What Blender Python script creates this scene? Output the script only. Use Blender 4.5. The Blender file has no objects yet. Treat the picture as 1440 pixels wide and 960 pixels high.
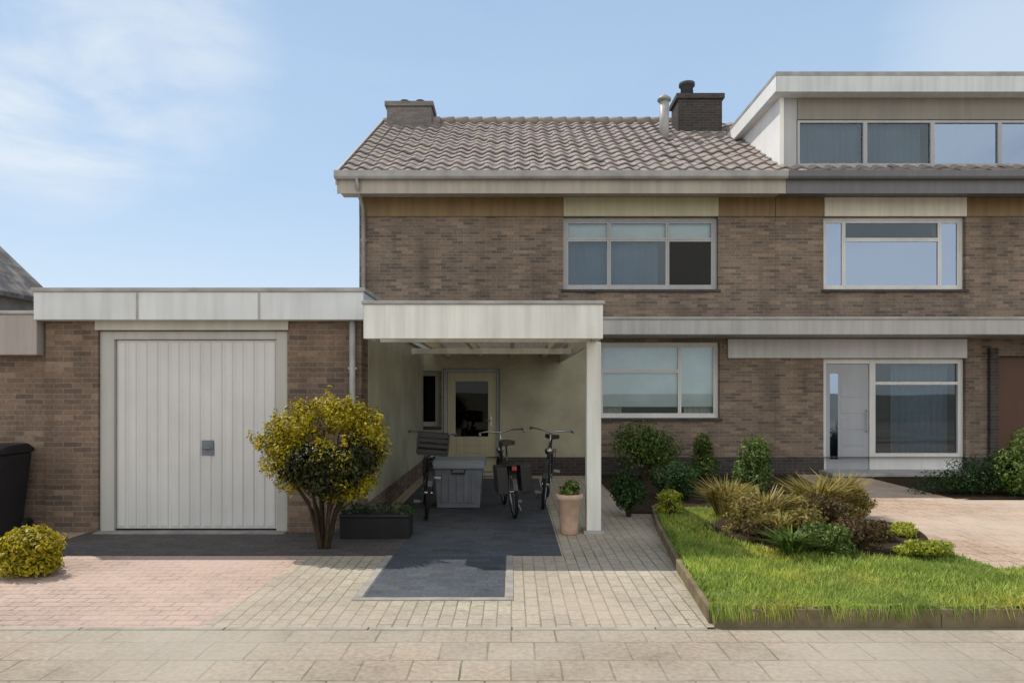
import bpy, math, random
import numpy as np
from mathutils import Vector, Matrix
random.seed(7); rng = np.random.default_rng(7)
sc = bpy.context.scene
C = sc.collection
F, HZ, H = 960.0, 550.0, 1.65          # focal length in photo pixels, horizon row, eye height

def PX(px, Y): return (px - 720) / F * Y
def PZ(py, Y): return H + (HZ - py) / F * Y

# ------------------------------------------------------------------ materials
class NT:
    def __init__(s, name):
        s.m = bpy.data.materials.new(name); s.m.use_nodes = True
        s.t = s.m.node_tree; s.b = s.t.nodes['Principled BSDF']
        s.out = s.t.nodes['Material Output']
    def n(s, typ, ins=None, **kw):
        x = s.t.nodes.new(typ)
        for k, v in kw.items(): setattr(x, k, v)
        for k, v in (ins or {}).items():
            if isinstance(v, bpy.types.NodeSocket): s.t.links.new(v, x.inputs[k])
            else: x.inputs[k].default_value = v
        return x
    def link(s, a, b): s.t.links.new(a, b)
    def pos(s): return s.n('ShaderNodeNewGeometry').outputs['Position']
    def noise(s, scale, detail=4, vec=None, rough=.55):
        return s.n('ShaderNodeTexNoise', {'Vector': vec or s.pos(), 'Scale': scale, 'Detail': detail, 'Roughness': rough}).outputs['Fac']
    def ramp(s, fac, stops):
        r = s.n('ShaderNodeValToRGB', {'Fac': fac}); e = r.color_ramp.elements
        while len(e) < len(stops): e.new(.5)
        for q, (p, c) in zip(e, stops):
            q.position = p; q.color = (*c, 1) if len(c) == 3 else c
        return r.outputs['Color']
    def mul(s, a, b, f=1.0):
        x = s.n('ShaderNodeMix', data_type='RGBA', blend_type='MULTIPLY')
        x.inputs[0].default_value = f; s.link(a, x.inputs[6]); s.link(b, x.inputs[7]); return x.outputs[2]
    def mix(s, fac, a, b):
        x = s.n('ShaderNodeMix', data_type='RGBA')
        for sock, v in ((x.inputs[0], fac), (x.inputs[6], a), (x.inputs[7], b)):
            if isinstance(v, bpy.types.NodeSocket): s.link(v, sock)
            elif isinstance(v, tuple): sock.default_value = (*v, 1)
            else: sock.default_value = v
        return x.outputs[2]
    def col(s, c, rough=.8, spec=.3):
        if isinstance(c, tuple): s.b.inputs['Base Color'].default_value = (*c, 1)
        else: s.link(c, s.b.inputs['Base Color'])
        s.b.inputs['Roughness'].default_value = rough
        s.b.inputs['Specular IOR Level'].default_value = spec
    def bump(s, h, strength=.4, dist=.01):
        x = s.n('ShaderNodeBump', {'Height': h, 'Strength': strength, 'Distance': dist}); s.link(x.outputs[0], s.b.inputs['Normal'])

def g(v): return (v, v, v)
def m_plain(name, c, rough=.6, spec=.4, dirt=.25, scale=3.0, bump=0, metal=0):
    m = NT(name); d = m.noise(scale, 6)
    k = m.ramp(d, [(.3, g(1 - dirt)), (.7, g(1.0))])
    base = m.n('ShaderNodeRGB'); base.outputs[0].default_value = (*c, 1)
    m.col(m.mul(base.outputs[0], k), rough, spec); m.b.inputs['Metallic'].default_value = metal
    if bump: m.bump(m.noise(scale * 30, 3), bump, .004)
    return m.m

def m_painted(name, c, streak=.3, rough=.45):
    streak *= .55
    """paint with vertical rain streaks and a dirtier foot"""
    m = NT(name); p = m.pos()
    mp = m.n('ShaderNodeMapping', {'Vector': p, 'Scale': (9, 9, .5)}).outputs[0]
    s1 = m.ramp(m.noise(1.0, 5, mp), [(.38, g(1 - streak)), (.6, g(1))])
    s2 = m.ramp(m.noise(1.3, 5), [(.3, g(.86)), (.7, g(1))])
    base = m.n('ShaderNodeRGB'); base.outputs[0].default_value = (*c, 1)
    m.col(m.mul(m.mul(base.outputs[0], s1), s2), rough, .4)
    m.bump(m.noise(40, 2), .05, .003)
    return m.m

def m_brick(name, c1, c2, mortar, w=.22, h=.0625, horizontal=False, mort=.006, bumps=.6, tint=None, offset=.5, rot=0, odd=False):
    m = NT(name); p = m.pos()
    if horizontal:
        vec = m.n('ShaderNodeMapping', {'Vector': p, 'Rotation': (0, 0, rot)}).outputs[0]
    else:
        sep = m.n('ShaderNodeSeparateXYZ', {'Vector': p}).outputs
        add = m.n('ShaderNodeMath', {0: sep[0], 1: sep[1]}, operation='ADD').outputs[0]
        vec = m.n('ShaderNodeCombineXYZ', {0: add, 1: sep[2], 2: 0.0}).outputs[0]
    # tiny wobble so the courses are not ruler straight
    nz = m.n('ShaderNodeTexNoise', {'Vector': p, 'Scale': 6.0, 'Detail': 2.0})
    wob = m.n('ShaderNodeVectorMath', {0: nz.outputs['Color'], 1: (.012, .008, 0)}, operation='MULTIPLY').outputs[0]
    vec = m.n('ShaderNodeVectorMath', {0: vec, 1: wob}, operation='ADD').outputs[0]
    b = m.n('ShaderNodeTexBrick', {'Vector': vec, 'Color1': (*c1, 1), 'Color2': (*c2, 1), 'Mortar': (*mortar, 1), 'Scale': 1.0,
        'Mortar Size': mort, 'Mortar Smooth': .25, 'Bias': 0.0, 'Brick Width': w, 'Row Height': h}, offset=offset, squash=1)
    b2 = m.n('ShaderNodeTexBrick', {'Vector': vec, 'Color1': (0, 0, 0, 1), 'Color2': (1, 1, 1, 1), 'Mortar': (.4, .4, .4, 1), 'Scale': 1.0,
        'Mortar Size': mort, 'Mortar Smooth': .25, 'Bias': 0.0, 'Brick Width': w, 'Row Height': h}, offset=offset, squash=1)
    per = m.n('ShaderNodeSeparateColor', {'Color': b2.outputs['Color']}).outputs[0]
    big = m.ramp(m.noise(.9, 6), [(.3, g(.78)), (.7, g(1.08))])
    fine = m.ramp(m.noise(28, 5), [(.3, g(.75)), (.7, g(1.12))])
    c = m.mul(m.mul(b.outputs['Color'], big), fine)
    if odd:
        c = m.mix(m.ramp(per, [(.86, g(0)), (.90, g(.36))]), c, (.085, .07, .065))
        c = m.mix(m.ramp(per, [(.08, g(.25)), (.12, g(0))]), c, (.36, .27, .20))
        st = m.n('ShaderNodeMapping', {'Vector': p, 'Scale': (2.2, 2.2, .35)}).outputs[0]
        c = m.mul(c, m.ramp(m.noise(1.0, 6, st), [(.32, g(.72)), (.55, g(1.02))]))
    if horizontal:
        moss = m.n('ShaderNodeMath', {0: m.ramp(m.noise(1.7, 6), [(.45, g(0)), (.65, g(1))]), 1: b.outputs['Fac']}, operation='MULTIPLY').outputs[0]
        c = m.mix(moss, c, (.10, .10, .05))
        c = m.mul(c, m.ramp(m.noise(3.1, 8, None, .7), [(.28, g(.70)), (.46, g(1.0))]))
    if tint: c = m.mix(m.ramp(m.noise(.55, 5), [(.42, g(0)), (.68, g(.75))]), c, tint)
    m.col(c, .9, .2)
    inv = m.n('ShaderNodeMath', {0: 1.0, 1: b.outputs['Fac']}, operation='SUBTRACT').outputs[0]
    hgt = m.n('ShaderNodeMath', {0: inv, 1: m.n('ShaderNodeMath', {0: m.noise(60, 3), 1: .35}, operation='MULTIPLY').outputs[0]}, operation='ADD').outputs[0]
    hgt = m.n('ShaderNodeMath', {0: per, 1: .35, 2: hgt}, operation='MULTIPLY_ADD').outputs[0]
    m.bump(hgt, bumps, .009)
    return m.m

def m_leaf(name, stops, transl=.35, lawn=False):
    m = NT(name)
    r = m.n('ShaderNodeNewGeometry').outputs['Random Per Island']
    c = m.ramp(r, stops)
    c = m.mul(c, m.ramp(m.noise(5, 3), [(.3, g(.72)), (.7, g(1.15))]))
    if lawn:
        c = m.mul(c, m.ramp(m.noise(1.1, 5), [(.36, (.62, .72, .6)), (.5, (.95, 1, .9)), (.68, (1.35, 1.12, 1.0))]))
    m.col(c, .5, .3)
    t = m.n('ShaderNodeBsdfTranslucent', {'Color': c})
    mx = m.n('ShaderNodeMixShader', {0: transl, 1: m.b.outputs[0], 2: t.outputs[0]})
    m.link(mx.outputs[0], m.out.inputs[0]); return m.m

def m_glass(name, tint=(.86, .9, .9), refl=(.74, .90, 1.05), ior=1.85):
    m = NT(name); m.t.nodes.remove(m.b)
    nrm = m.n('ShaderNodeBump', {'Height': m.noise(.8, 0), 'Strength': .04, 'Distance': .05}).outputs[0]
    fr = m.n('ShaderNodeFresnel', {'IOR': ior, 'Normal': nrm}).outputs[0]
    gl = m.n('ShaderNodeBsdfGlossy', {'Color': (*refl, 1), 'Roughness': .015, 'Normal': nrm})
    tr = m.n('ShaderNodeBsdfTransparent', {'Color': (*tint, 1)})
    mx = m.n('ShaderNodeMixShader', {0: fr, 1: tr.outputs[0], 2: gl.outputs[0]})
    m.link(mx.outputs[0], m.out.inputs[0]); return m.m

M = {}
M['brick'] = m_brick('brown_brick', (.275, .20, .15), (.175, .135, .108), (.27, .245, .21), odd=True)
M['brick_garage'] = m_brick('garage_brick', (.25, .172, .125), (.155, .11, .084), (.25, .215, .18), odd=True)
M['brick_grey'] = m_brick('chimney_brick', (.26, .235, .225), (.19, .175, .17), (.25, .23, .21))
M['plinth'] = m_brick('plinth_brick', (.085, .07, .068), (.055, .05, .05), (.12, .11, .1))
M['white'] = m_painted('white_paint', (.78, .78, .73))
M['cheek'] = m_painted('cheek_white', (.90, .885, .85), .06)
M['greyframe'] = m_painted('grey_frame_paint', (.42, .43, .44), .15)
M['whiteframe'] = m_painted('white_frame_paint', (.70, .70, .69), .12)
M['door_grey'] = m_painted('garage_door_paint', (.62, .62, .61), .1)
M['fascia'] = m_painted('fascia_metal', (.66, .69, .70), .22)
M['fascia_tan'] = m_painted('gutter_paint', (.42, .375, .325), .3)
M['canopy'] = m_painted('canopy_board', (.42, .415, .41), .25)
M['timber'] = m_painted('brown_timber', (.24, .155, .065), .35)
M['olive'] = m_painted('olive_panel', (.50, .465, .32), .2)
M['cream'] = m_painted('cream_panel', (.74, .70, .60), .2)
M['ceil'] = m_painted('ceiling_board', (.74, .68, .54), .12)
M['render'] = m_plain('olive_render', (.43, .405, .30), .9, .2, .35, 1.5, .3)
M['dark'] = m_plain('dark_room', (.05, .05, .055), .9, .1)
M['black'] = m_plain('black_plastic', (.018, .018, .02), .45, .4, .3, 6, .2)
M['blackpaint'] = m_plain('black_gloss_paint', (.02, .02, .022), .3, .5)
M['rubber'] = m_plain('rubber', (.02, .02, .02), .85, .2)
M['steel'] = m_plain('steel', (.45, .45, .46), .3, .5, .3, 8, 0, 1)
M['zinc'] = m_plain('zinc_pipe', (.40, .39, .375), .5, .5, .35, 4)
M['bingrey'] = m_plain('grey_bin', (.19, .21, .24), .55, .4, .3, 5, .1)
M['leather'] = m_plain('dark_leather', (.03, .025, .022), .5, .4)
M['curtain'] = m_plain('net_curtain', (.62, .63, .60), .9, .1, .2, 2)
M['blind'] = m_plain('roller_blind', (.80, .86, .84), .9, .1, .15, 2)
M['bluecurtain'] = m_plain('blue_curtain', (.14, .22, .32), .9, .1, .3, 2)
M['sunlit_patch'] = m_plain('sunlit_pot', (.62, .43, .32), .9, .2, .3, 8, .3)
M['turf'] = m_plain('turf', (.14, .18, .045), 1, .05, .4, 6, .6)
M['soil'] = m_plain('soil', (.06, .043, .028), 1, .05, .5, 8, 1)
M['edging'] = m_plain('edging_board', (.25, .20, .12), .9, .1, .5, 5, .6)
M['bark'] = m_plain('bark', (.06, .045, .03), .95, .1, .5, 20, .8)
M['dark_trim'] = m_painted('dark_trim_paint', (.155, .155, .165), .2)
M['slate'] = m_plain('roof_felt', (.10, .10, .11), .9, .2, .3, 2, .4)
M['glass'] = m_glass('window_glass')
M['glass_bright'] = m_glass('coated_glass', (.45, .55, .65), (.62, .79, 1.08), 4.0)
M['glass_dark'] = m_glass('dark_glass', (.18, .2, .2), (.6, .6, .6), 1.45)
M['wooddark'] = m_painted('dark_brown_door', (.10, .045, .025), .2)
mm = NT('added_translucent_sheet'); cc_ = mm.mul(mm.ramp(mm.noise(.9, 6), [(.3, (.34, .305, .23)), (.7, (.46, .415, .33))]), mm.ramp(mm.noise(14, 3), [(.3, g(.85)), (.7, g(1))]))
mm.col(cc_, .5, .4); tt_ = mm.n('ShaderNodeBsdfTranslucent', {'Color': cc_})
mm.link(mm.n('ShaderNodeMixShader', {0: .62, 1: mm.b.outputs[0], 2: tt_.outputs[0]}).outputs[0], mm.out.inputs[0]); M['fill_sheet'] = mm.m  # translucency added so daylight brightens the carport from above
def m_tile(name, c1, c2):
    m = NT(name)
    r = m.n('ShaderNodeNewGeometry').outputs['Random Per Island']
    c = m.mix(r, c1, c2)
    moss = m.ramp(m.noise(2.2, 8), [(.42, g(0)), (.66, g(.8))])
    c = m.mix(moss, c, (.30, .27, .22)); m.col(m.mul(c, m.ramp(m.noise(18, 4), [(.3, g(.75)), (.7, g(1.1))])), .8, .25)
    m.bump(m.noise(50, 3), .3, .006); return m.m
M['tile'] = m_tile('concrete_tiles', (.25, .215, .21), (.33, .27, .25))
M['tile_dark'] = m_tile('dark_tiles', (.075, .07, .07), (.1, .09, .09))
M['leaf_gold'] = m_leaf('golden_leaves', [(0, (.09, .10, .006)), (.35, (.36, .30, .010)), (1, (.66, .52, .03))], .35)
M['leaf_shade'] = m_leaf('inner_shade_leaves', [(0, (.010, .013, .002)), (.6, (.022, .027, .004)), (1, (.05, .055, .008))], .1)  # bush's inner shade put into a near-black leaf colour
M['leaf_dark'] = m_leaf('dark_green_leaves', [(0, (.014, .04, .012)), (.6, (.035, .085, .02)), (1, (.08, .15, .04))])
M['leaf_mid'] = m_leaf('mid_green_leaves', [(0, (.04, .09, .02)), (.6, (.12, .19, .035)), (1, (.26, .32, .08))])
M['leaf_olive'] = m_leaf('olive_leaves', [(0, (.11, .09, .02)), (.5, (.27, .23, .05)), (1, (.52, .38, .14))])
M['leaf_rust'] = m_leaf('rusty_leaves', [(0, (.05, .032, .016)), (.5, (.12, .075, .03)), (1, (.25, .17, .07))])
M['leaf_lime'] = m_leaf('lime_leaves', [(0, (.16, .22, .02)), (.5, (.38, .42, .04)), (1, (.58, .58, .08))])
M['grass'] = m_leaf('grass_blades', [(0, (.20, .27, .04)), (.5, (.42, .52, .10)), (1, (.70, .72, .24))], .5, True)

# ------------------------------------------------------------------ mesh builder
ORG = {}
class MB:
    def __init__(s): s.v = []; s.f = []
    def box(s, x0, x1, y0, y1, z0, z1):
        b = len(s.v)
        s.v += [(x, y, z) for x in (x0, x1) for y in (y0, y1) for z in (z0, z1)]
        s.f += [tuple(b + i for i in q) for q in ((0,1,3,2),(4,6,7,5),(0,4,5,1),(2,3,7,6),(0,2,6,4),(1,5,7,3))]
        return s
    def quad(s, *p):
        b = len(s.v); s.v += [tuple(q) for q in p]; s.f.append(tuple(range(b, b + len(p)))); return s
    def prism(s, poly, a0, a1, axis='x'):
        """extrude a 2-D outline along an axis; outline in the other two axes (y,z) / (x,z) / (x,y)"""
        def P(a, q): return {'x': (a, q[0], q[1]), 'y': (q[0], a, q[1]), 'z': (q[0], q[1], a)}[axis]
        b = len(s.v); n = len(poly)
        s.v += [P(a0, q) for q in poly] + [P(a1, q) for q in poly]
        s.f += [tuple(range(b, b + n))[::-1], tuple(range(b + n, b + 2 * n))]
        s.f += [(b + i, b + (i + 1) % n, b + n + (i + 1) % n, b + n + i) for i in range(n)]
        return s
    def tube(s, pts, r, seg=8, cap=True):
        pts = [Vector(p) for p in pts]; rs = r if isinstance(r, (list, tuple)) else [r] * len(pts)
        rings = []
        for i, p in enumerate(pts):
            d = (pts[min(i + 1, len(pts) - 1)] - pts[max(i - 1, 0)]).normalized()
            u = d.cross(Vector((0, 0, 1)) if abs(d.z) < .9 else Vector((1, 0, 0))).normalized(); w = d.cross(u)
            b = len(s.v); rings.append(b)
            s.v += [tuple(p + (u * math.cos(t) + w * math.sin(t)) * rs[i]) for t in [2 * math.pi * k / seg for k in range(seg)]]
        for a, b in zip(rings, rings[1:]):
            s.f += [(a + k, a + (k + 1) % seg, b + (k + 1) % seg, b + k) for k in range(seg)]
        if cap:
            s.f += [tuple(rings[0] + k for k in range(seg))[::-1], tuple(rings[-1] + k for k in range(seg))]
        return s
    def lathe(s, c, prof, seg=20):
        rings = []
        for r, z in prof:
            rings.append(len(s.v))
            s.v += [(c[0] + r * math.cos(2 * math.pi * k / seg), c[1] + r * math.sin(2 * math.pi * k / seg), c[2] + z) for k in range(seg)]
        for a, b in zip(rings, rings[1:]):
            s.f += [(a + k, a + (k + 1) % seg, b + (k + 1) % seg, b + k) for k in range(seg)]
        s.f += [tuple(rings[0] + k for k in range(seg))[::-1], tuple(rings[-1] + k for k in range(seg))]
        return s
    def torus(s, c, R, r, ax='x', n=36, k=8):
        b = len(s.v)
        for i in range(n):
            t = 2 * math.pi * i / n
            for j in range(k):
                q = 2 * math.pi * j / k; rr = R + r * math.cos(q); w = r * math.sin(q)
                s.v.append((c[0] + w, c[1] + rr * math.cos(t), c[2] + rr * math.sin(t)))
        s.f += [(b + i * k + j, b + ((i + 1) % n) * k + j, b + ((i + 1) % n) * k + (j + 1) % k, b + i * k + (j + 1) % k) for i in range(n) for j in range(k)]
        return s
    def build(s, name, mat, parent=None, bevel=0, smooth=False):
        me = bpy.data.meshes.new(name)
        o0 = ORG.get(parent.name, (0, 0, 0)) if parent else (0, 0, 0)
        me.from_pydata([(x - o0[0], y - o0[1], z - o0[2]) for x, y, z in s.v], [], s.f)
        me.materials.append(M[mat] if isinstance(mat, str) else mat)
        return link(name, me, parent, o0, bevel, smooth)

def link(name, me, parent=None, o0=(0, 0, 0), bevel=0, smooth=False):
    import bmesh
    if len(me.polygons) < 60000:
        bm = bmesh.new(); bm.from_mesh(me); bmesh.ops.recalc_face_normals(bm, faces=bm.faces); bm.to_mesh(me); bm.free()
    if smooth: me.polygons.foreach_set('use_smooth', [True] * len(me.polygons))
    o = bpy.data.objects.new(name, me); C.objects.link(o)
    if parent: o.parent = parent; ORG[o.name] = o0
    if bevel:
        b = o.modifiers.new('bevel', 'BEVEL'); b.width = bevel; b.segments = 2; b.limit_method = 'ANGLE'
    return o

def tag(o, label, cat, group=None, kind=None):
    o['label'] = label; o['category'] = cat
    if group: o['group'] = group
    if kind: o['kind'] = kind
    return o
def thing(name, label, cat, loc, group=None):
    o = bpy.data.objects.new(name, None); C.objects.link(o); o.location = loc
    o.empty_display_size = .2
    ORG[o.name] = tuple(loc); return tag(o, label, cat, group)
def structure(o): o['kind'] = 'structure'; return o

def npmesh(name, verts, nper, mat, parent=None):
    """verts: (N*nper,3) world coords; faces are consecutive n-gons"""
    o0 = ORG.get(parent.name, (0, 0, 0)) if parent else (0, 0, 0)
    v = (verts - np.array(o0)).astype(np.float32); n = len(v); me = bpy.data.meshes.new(name)
    me.vertices.add(n); me.vertices.foreach_set('co', v.ravel())
    me.loops.add(n); me.loops.foreach_set('vertex_index', np.arange(n, dtype=np.int32))
    k = n // nper; me.polygons.add(k)
    me.polygons.foreach_set('loop_start', np.arange(0, n, nper, dtype=np.int32))
    me.update(calc_edges=True); me.materials.append(M[mat])
    o = bpy.data.objects.new(name, me); C.objects.link(o)
    if parent: o.parent = parent; ORG[o.name] = o0
    return o

def leaf_cloud(centers, radii, n, size, shell=.55, up=.4):
    """diamond leaves spread through the volume of several lumps"""
    centers = np.array(centers); radii = np.array(radii)
    w = radii.prod(1) ** (2 / 3); idx = rng.choice(len(centers), n, p=w / w.sum())
    d = rng.normal(size=(n, 3)); d /= np.linalg.norm(d, axis=1)[:, None]
    r = (shell + (1 - shell) * rng.random(n) ** .6) * (1 + .07 * rng.normal(size=n))
    p = centers[idx] + d * radii[idx] * r[:, None]
    nrm = d + rng.normal(size=(n, 3)) * .7 + np.array([0, 0, up]); nrm /= np.linalg.norm(nrm, axis=1)[:, None]
    t = np.cross(nrm, rng.normal(size=(n, 3))); t /= np.linalg.norm(t, axis=1)[:, None]
    b = np.cross(nrm, t); L = size * (.6 + .8 * rng.random(n))[:, None]; W = L * .45
    droop = nrm * L * .15
    q = np.stack([p - t * L * .5 - droop, p + b * W * .5, p + t * L * .5 - droop, p - b * W * .5], 1)
    q = q[p[:, 2] > .02]
    return q.reshape(-1, 3)

def shrub(name, label, cat, loc, rx, ry, h, mat, n, size, lumps=9, group=None, base=.12, shell=.5):
    r = thing(name, label, cat, loc, group)
    cs, rs = [], []
    for i in range(lumps):
        a = random.uniform(0, 6.28); q = math.sqrt(random.random()) * .62
        z = random.uniform(base + .14, .78) * h
        taper = 1 - .35 * (z / h)
        cs.append((loc[0] + rx * q * math.cos(a) * taper, loc[1] + ry * q * math.sin(a) * taper, loc[2] + z))
        k = random.uniform(.34, .5)
        rs.append((rx * k, ry * k, min(h * random.uniform(.22, .32), h - z)))
    npmesh('foliage', leaf_cloud(cs, rs, n, size, shell), 4, mat, r)
    st = MB()
    for c in cs[:7]:
        mid = (loc[0] + (c[0] - loc[0]) * .35, loc[1] + (c[1] - loc[1]) * .35, loc[2] + (c[2] - loc[2]) * .5)
        st.tube([(loc[0] + (c[0] - loc[0]) * .1, loc[1] + (c[1] - loc[1]) * .1, loc[2] - .02), mid, c], [.018, .012, .005], 6)
    st.build('stem', 'bark', r)
    return r

def tuft(name, label, loc, rad, h, n, mat, group=None, cat='plant', lean=.55, width=.012):
    """clump of arching strap leaves"""
    r = thing(name, label, cat, loc, group)
    a = rng.random(n) * 6.283; q = np.sqrt(rng.random(n)) * rad * .3
    hh = h * (.55 + .5 * rng.random(n)); ln = rad * (.3 + .9 * rng.random(n)) * lean / .55
    ca, sa = np.cos(a), np.sin(a); z3 = np.zeros(n)
    base = np.stack([loc[0] + q * ca, loc[1] + q * sa, z3 + loc[2] - .01], 1)
    m1 = base + np.stack([ca * ln * .35, sa * ln * .35, hh * .7], 1)
    tip = base + np.stack([ca * ln, sa * ln, hh * (.75 + .3 * rng.random(n))], 1)
    side = np.stack([-sa, ca, z3], 1) * width * (.6 + .8 * rng.random(n))[:, None]
    q1 = np.stack([base - side * .6, base + side * .6, m1 + side, m1 - side], 1)
    q2 = np.stack([m1 - side, m1 + side, tip + side * .12, tip - side * .12], 1)
    v = np.concatenate([q1, q2], 1).reshape(-1, 3)
    npmesh('foliage', v, 4, mat, r)
    MB().lathe((loc[0], loc[1], loc[2] - .01), [(rad * .34, 0), (rad * .3, .025), (rad * .16, .05)], 10).build('crown', 'soil', r)
    return r

# ------------------------------------------------------------------ world, sun, camera
S = Vector((-.52, .40, 1.0)).normalized()            # direction to the sun
elev = math.asin(S.z); rot = math.atan2(S.x, S.y)
w = bpy.data.worlds.new('World'); sc.world = w; w.use_nodes = True
nt = w.node_tree; bg = nt.nodes['Background']
sky = nt.nodes.new('ShaderNodeTexSky'); sky.sky_type = 'NISHITA'; sky.sun_disc = False
sky.sun_elevation = elev; sky.sun_rotation = rot; sky.air_density = 1.0; sky.dust_density = 1.2; sky.ozone_density = 1.5
tc = nt.nodes.new('ShaderNodeTexCoord')
def wn(t, **k):
    x = nt.nodes.new(t)
    for a, b in k.items(): setattr(x, a, b)
    return x
mp = wn('ShaderNodeMapping'); mp.inputs['Scale'].default_value = (1.5, 1.5, 4.2); mp.inputs['Location'].default_value = (.35, .1, -.2); mp.inputs['Rotation'].default_value = (0, .25, 0)
nt.links.new(tc.outputs['Generated'], mp.inputs[0])
nz = wn('ShaderNodeTexNoise'); nz.inputs['Scale'].default_value = 2.1; nz.inputs['Detail'].default_value = 9; nz.inputs['Roughness'].default_value = .52; nz.inputs['Distortion'].default_value = .4
nt.links.new(mp.outputs[0], nz.inputs['Vector'])
# cloud banks: fair-weather cloud at the upper left, a wisp at the upper right, and an unseen bright bank added behind the camera to light the facade
def bank(d, lo, hi):
    dp = wn('ShaderNodeVectorMath', operation='DOT_PRODUCT'); dp.inputs[1].default_value = Vector(d).normalized(); nt.links.new(tc.outputs['Generated'], dp.inputs[0])
    mr = wn('ShaderNodeMapRange', interpolation_type='SMOOTHSTEP'); mr.inputs['From Min'].default_value = lo; mr.inputs['From Max'].default_value = hi
    nt.links.new(dp.outputs['Value'], mr.inputs['Value']); return mr.outputs[0]
def mth(op, a, b, c=None):
    x = wn('ShaderNodeMath', operation=op)
    for k, v in enumerate((a, b, c)):
        if v is None: continue
        if isinstance(v, bpy.types.NodeSocket): nt.links.new(v, x.inputs[k])
        else: x.inputs[k].default_value = v
    return x.outputs[0]
cr = wn('ShaderNodeMapRange', interpolation_type='SMOOTHSTEP'); cr.inputs['From Min'].default_value = .30; cr.inputs['From Max'].default_value = .56
nt.links.new(nz.outputs['Fac'], cr.inputs['Value'])
front = mth('MAXIMUM', mth('MAXIMUM', bank((-.68, 1, .45), .986, .999), mth('MULTIPLY', bank((-.54, 1, .49), .985, .999), .6)), mth('MULTIPLY', bank((.75, 1, .48), .985, 1.0), .38))
cf = mth('MULTIPLY', cr.outputs[0], mth('MULTIPLY_ADD', front, .92, .05))
fill_back = mth('MULTIPLY', bank((0, -1, .30), .25, .85), mth('MULTIPLY_ADD', cr.outputs[0], .35, .65))
sepz = wn('ShaderNodeSeparateXYZ'); nt.links.new(tc.outputs['Generated'], sepz.inputs[0])
gr = wn('ShaderNodeValToRGB'); nt.links.new(sepz.outputs[2], gr.inputs[0])
stops = [(0, (5.2, 6.3, 7.4)), (.10, (5.0, 6.15, 7.35)), (.25, (3.75, 5.2, 7.0)), (.42, (3.35, 4.75, 6.6)), (.60, (2.6, 3.9, 5.9)), (1, (1.3, 2.3, 4.2))]
e = gr.color_ramp.elements
while len(e) < len(stops): e.new(.5)
for q, (p_, c_) in zip(e, stops): q.position = p_; q.color = (*[v / 10 for v in c_], 1)
gs = wn('ShaderNodeVectorMath', operation='SCALE'); gs.inputs['Scale'].default_value = 10; nt.links.new(gr.outputs[0], gs.inputs[0])
haze = wn('ShaderNodeMix', data_type='RGBA'); haze.inputs[0].default_value = .85
nt.links.new(sky.outputs[0], haze.inputs[6]); nt.links.new(gs.outputs[0], haze.inputs[7])
cl = wn('ShaderNodeMix', data_type='RGBA'); cl.inputs[7].default_value = (6.3, 6.8, 7.3, 1)
nt.links.new(cf, cl.inputs[0]); nt.links.new(haze.outputs[2], cl.inputs[6])
cl2 = wn('ShaderNodeMix', data_type='RGBA'); cl2.inputs[7].default_value = (10.3, 10.1, 9.6, 1)
nt.links.new(fill_back, cl2.inputs[0]); nt.links.new(cl.outputs[2], cl2.inputs[6])
nt.links.new(cl2.outputs[2], bg.inputs[0]); bg.inputs[1].default_value = .13
sl = bpy.data.lights.new('sun', 'SUN'); sl.energy = 3.8; sl.angle = math.radians(.55); sl.color = (1, .95, .87)
so = bpy.data.objects.new('sun', sl); C.objects.link(so); so.rotation_euler = S.to_track_quat('Z', 'Y').to_euler(); so.location = (-6, 8, 20)
cam = bpy.data.cameras.new('camera'); co = bpy.data.objects.new('camera', cam); C.objects.link(co)
co.location = (0, 0, H); co.rotation_euler = (math.pi / 2, 0, 0); cam.lens = 24; cam.sensor_width = 36
cam.shift_y = (HZ - 480) / 1440; cam.clip_end = 5000; sc.camera = co
sc.view_settings.view_transform = 'Standard'; sc.view_settings.look = 'None'; sc.view_settings.exposure = 0
sc.cycles.use_denoising = True; sc.cycles.max_bounces = 8; sc.cycles.transparent_max_bounces = 8

# ------------------------------------------------------------------ ground
M['pave_pink'] = m_brick('pink_pavers', (.525, .385, .31), (.45, .335, .272), (.31, .245, .195), .21, .105, True, .006, .5, (.50, .37, .30))
M['pave_beige'] = m_brick('beige_pavers', (.45, .392, .295), (.385, .338, .255), (.25, .215, .17), .21, .105, True, .006, .5, (.45, .36, .28), rot=math.pi / 2)
M['pave_walk'] = m_brick('pavement_slabs', (.40, .325, .242), (.345, .285, .212), (.29, .235, .175), .30, .30, True, .007, .35, (.40, .36, .30))
M['pave_shade'] = m_brick('shaded_pavers', (.095, .103, .122), (.066, .073, .088), (.075, .075, .08), .21, .105, True, .006, .5, None)  # carport shade put into a dark paver colour
M['pave_sand'] = m_brick('sandy_pavers', (.54, .39, .285), (.46, .34, .25), (.30, .23, .16), .30, .30, True, .008, .5, (.52, .42, .33))
def sheet(name, poly, z, mat):
    return structure(MB().quad(*[(x, y, z) for x, y in poly]).build(name, mat))
sheet('ground', [(-400, -400), (400, -400), (400, 400), (-400, 400)], -.012, m_plain('earth', (.30, .27, .20), .95, .1, .4, .4))
sheet('pavement', [(-60, -3), (60, -3), (60, 4.72), (-60, 4.72)], 0, 'pave_walk')
sheet('road', [(-60, -9), (60, -9), (60, -3), (-60, -3)], -.004, m_brick('street_clinkers', (.46, .37, .29), (.38, .31, .25), (.28, .23, .18), .21, .105, True, .006, .5, None))
sheet('garage_drive', [(-20, 4.78), (-2.2, 4.78), (-1.85, 8.2), (-20, 8.2)], 0, 'pave_pink')
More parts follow.
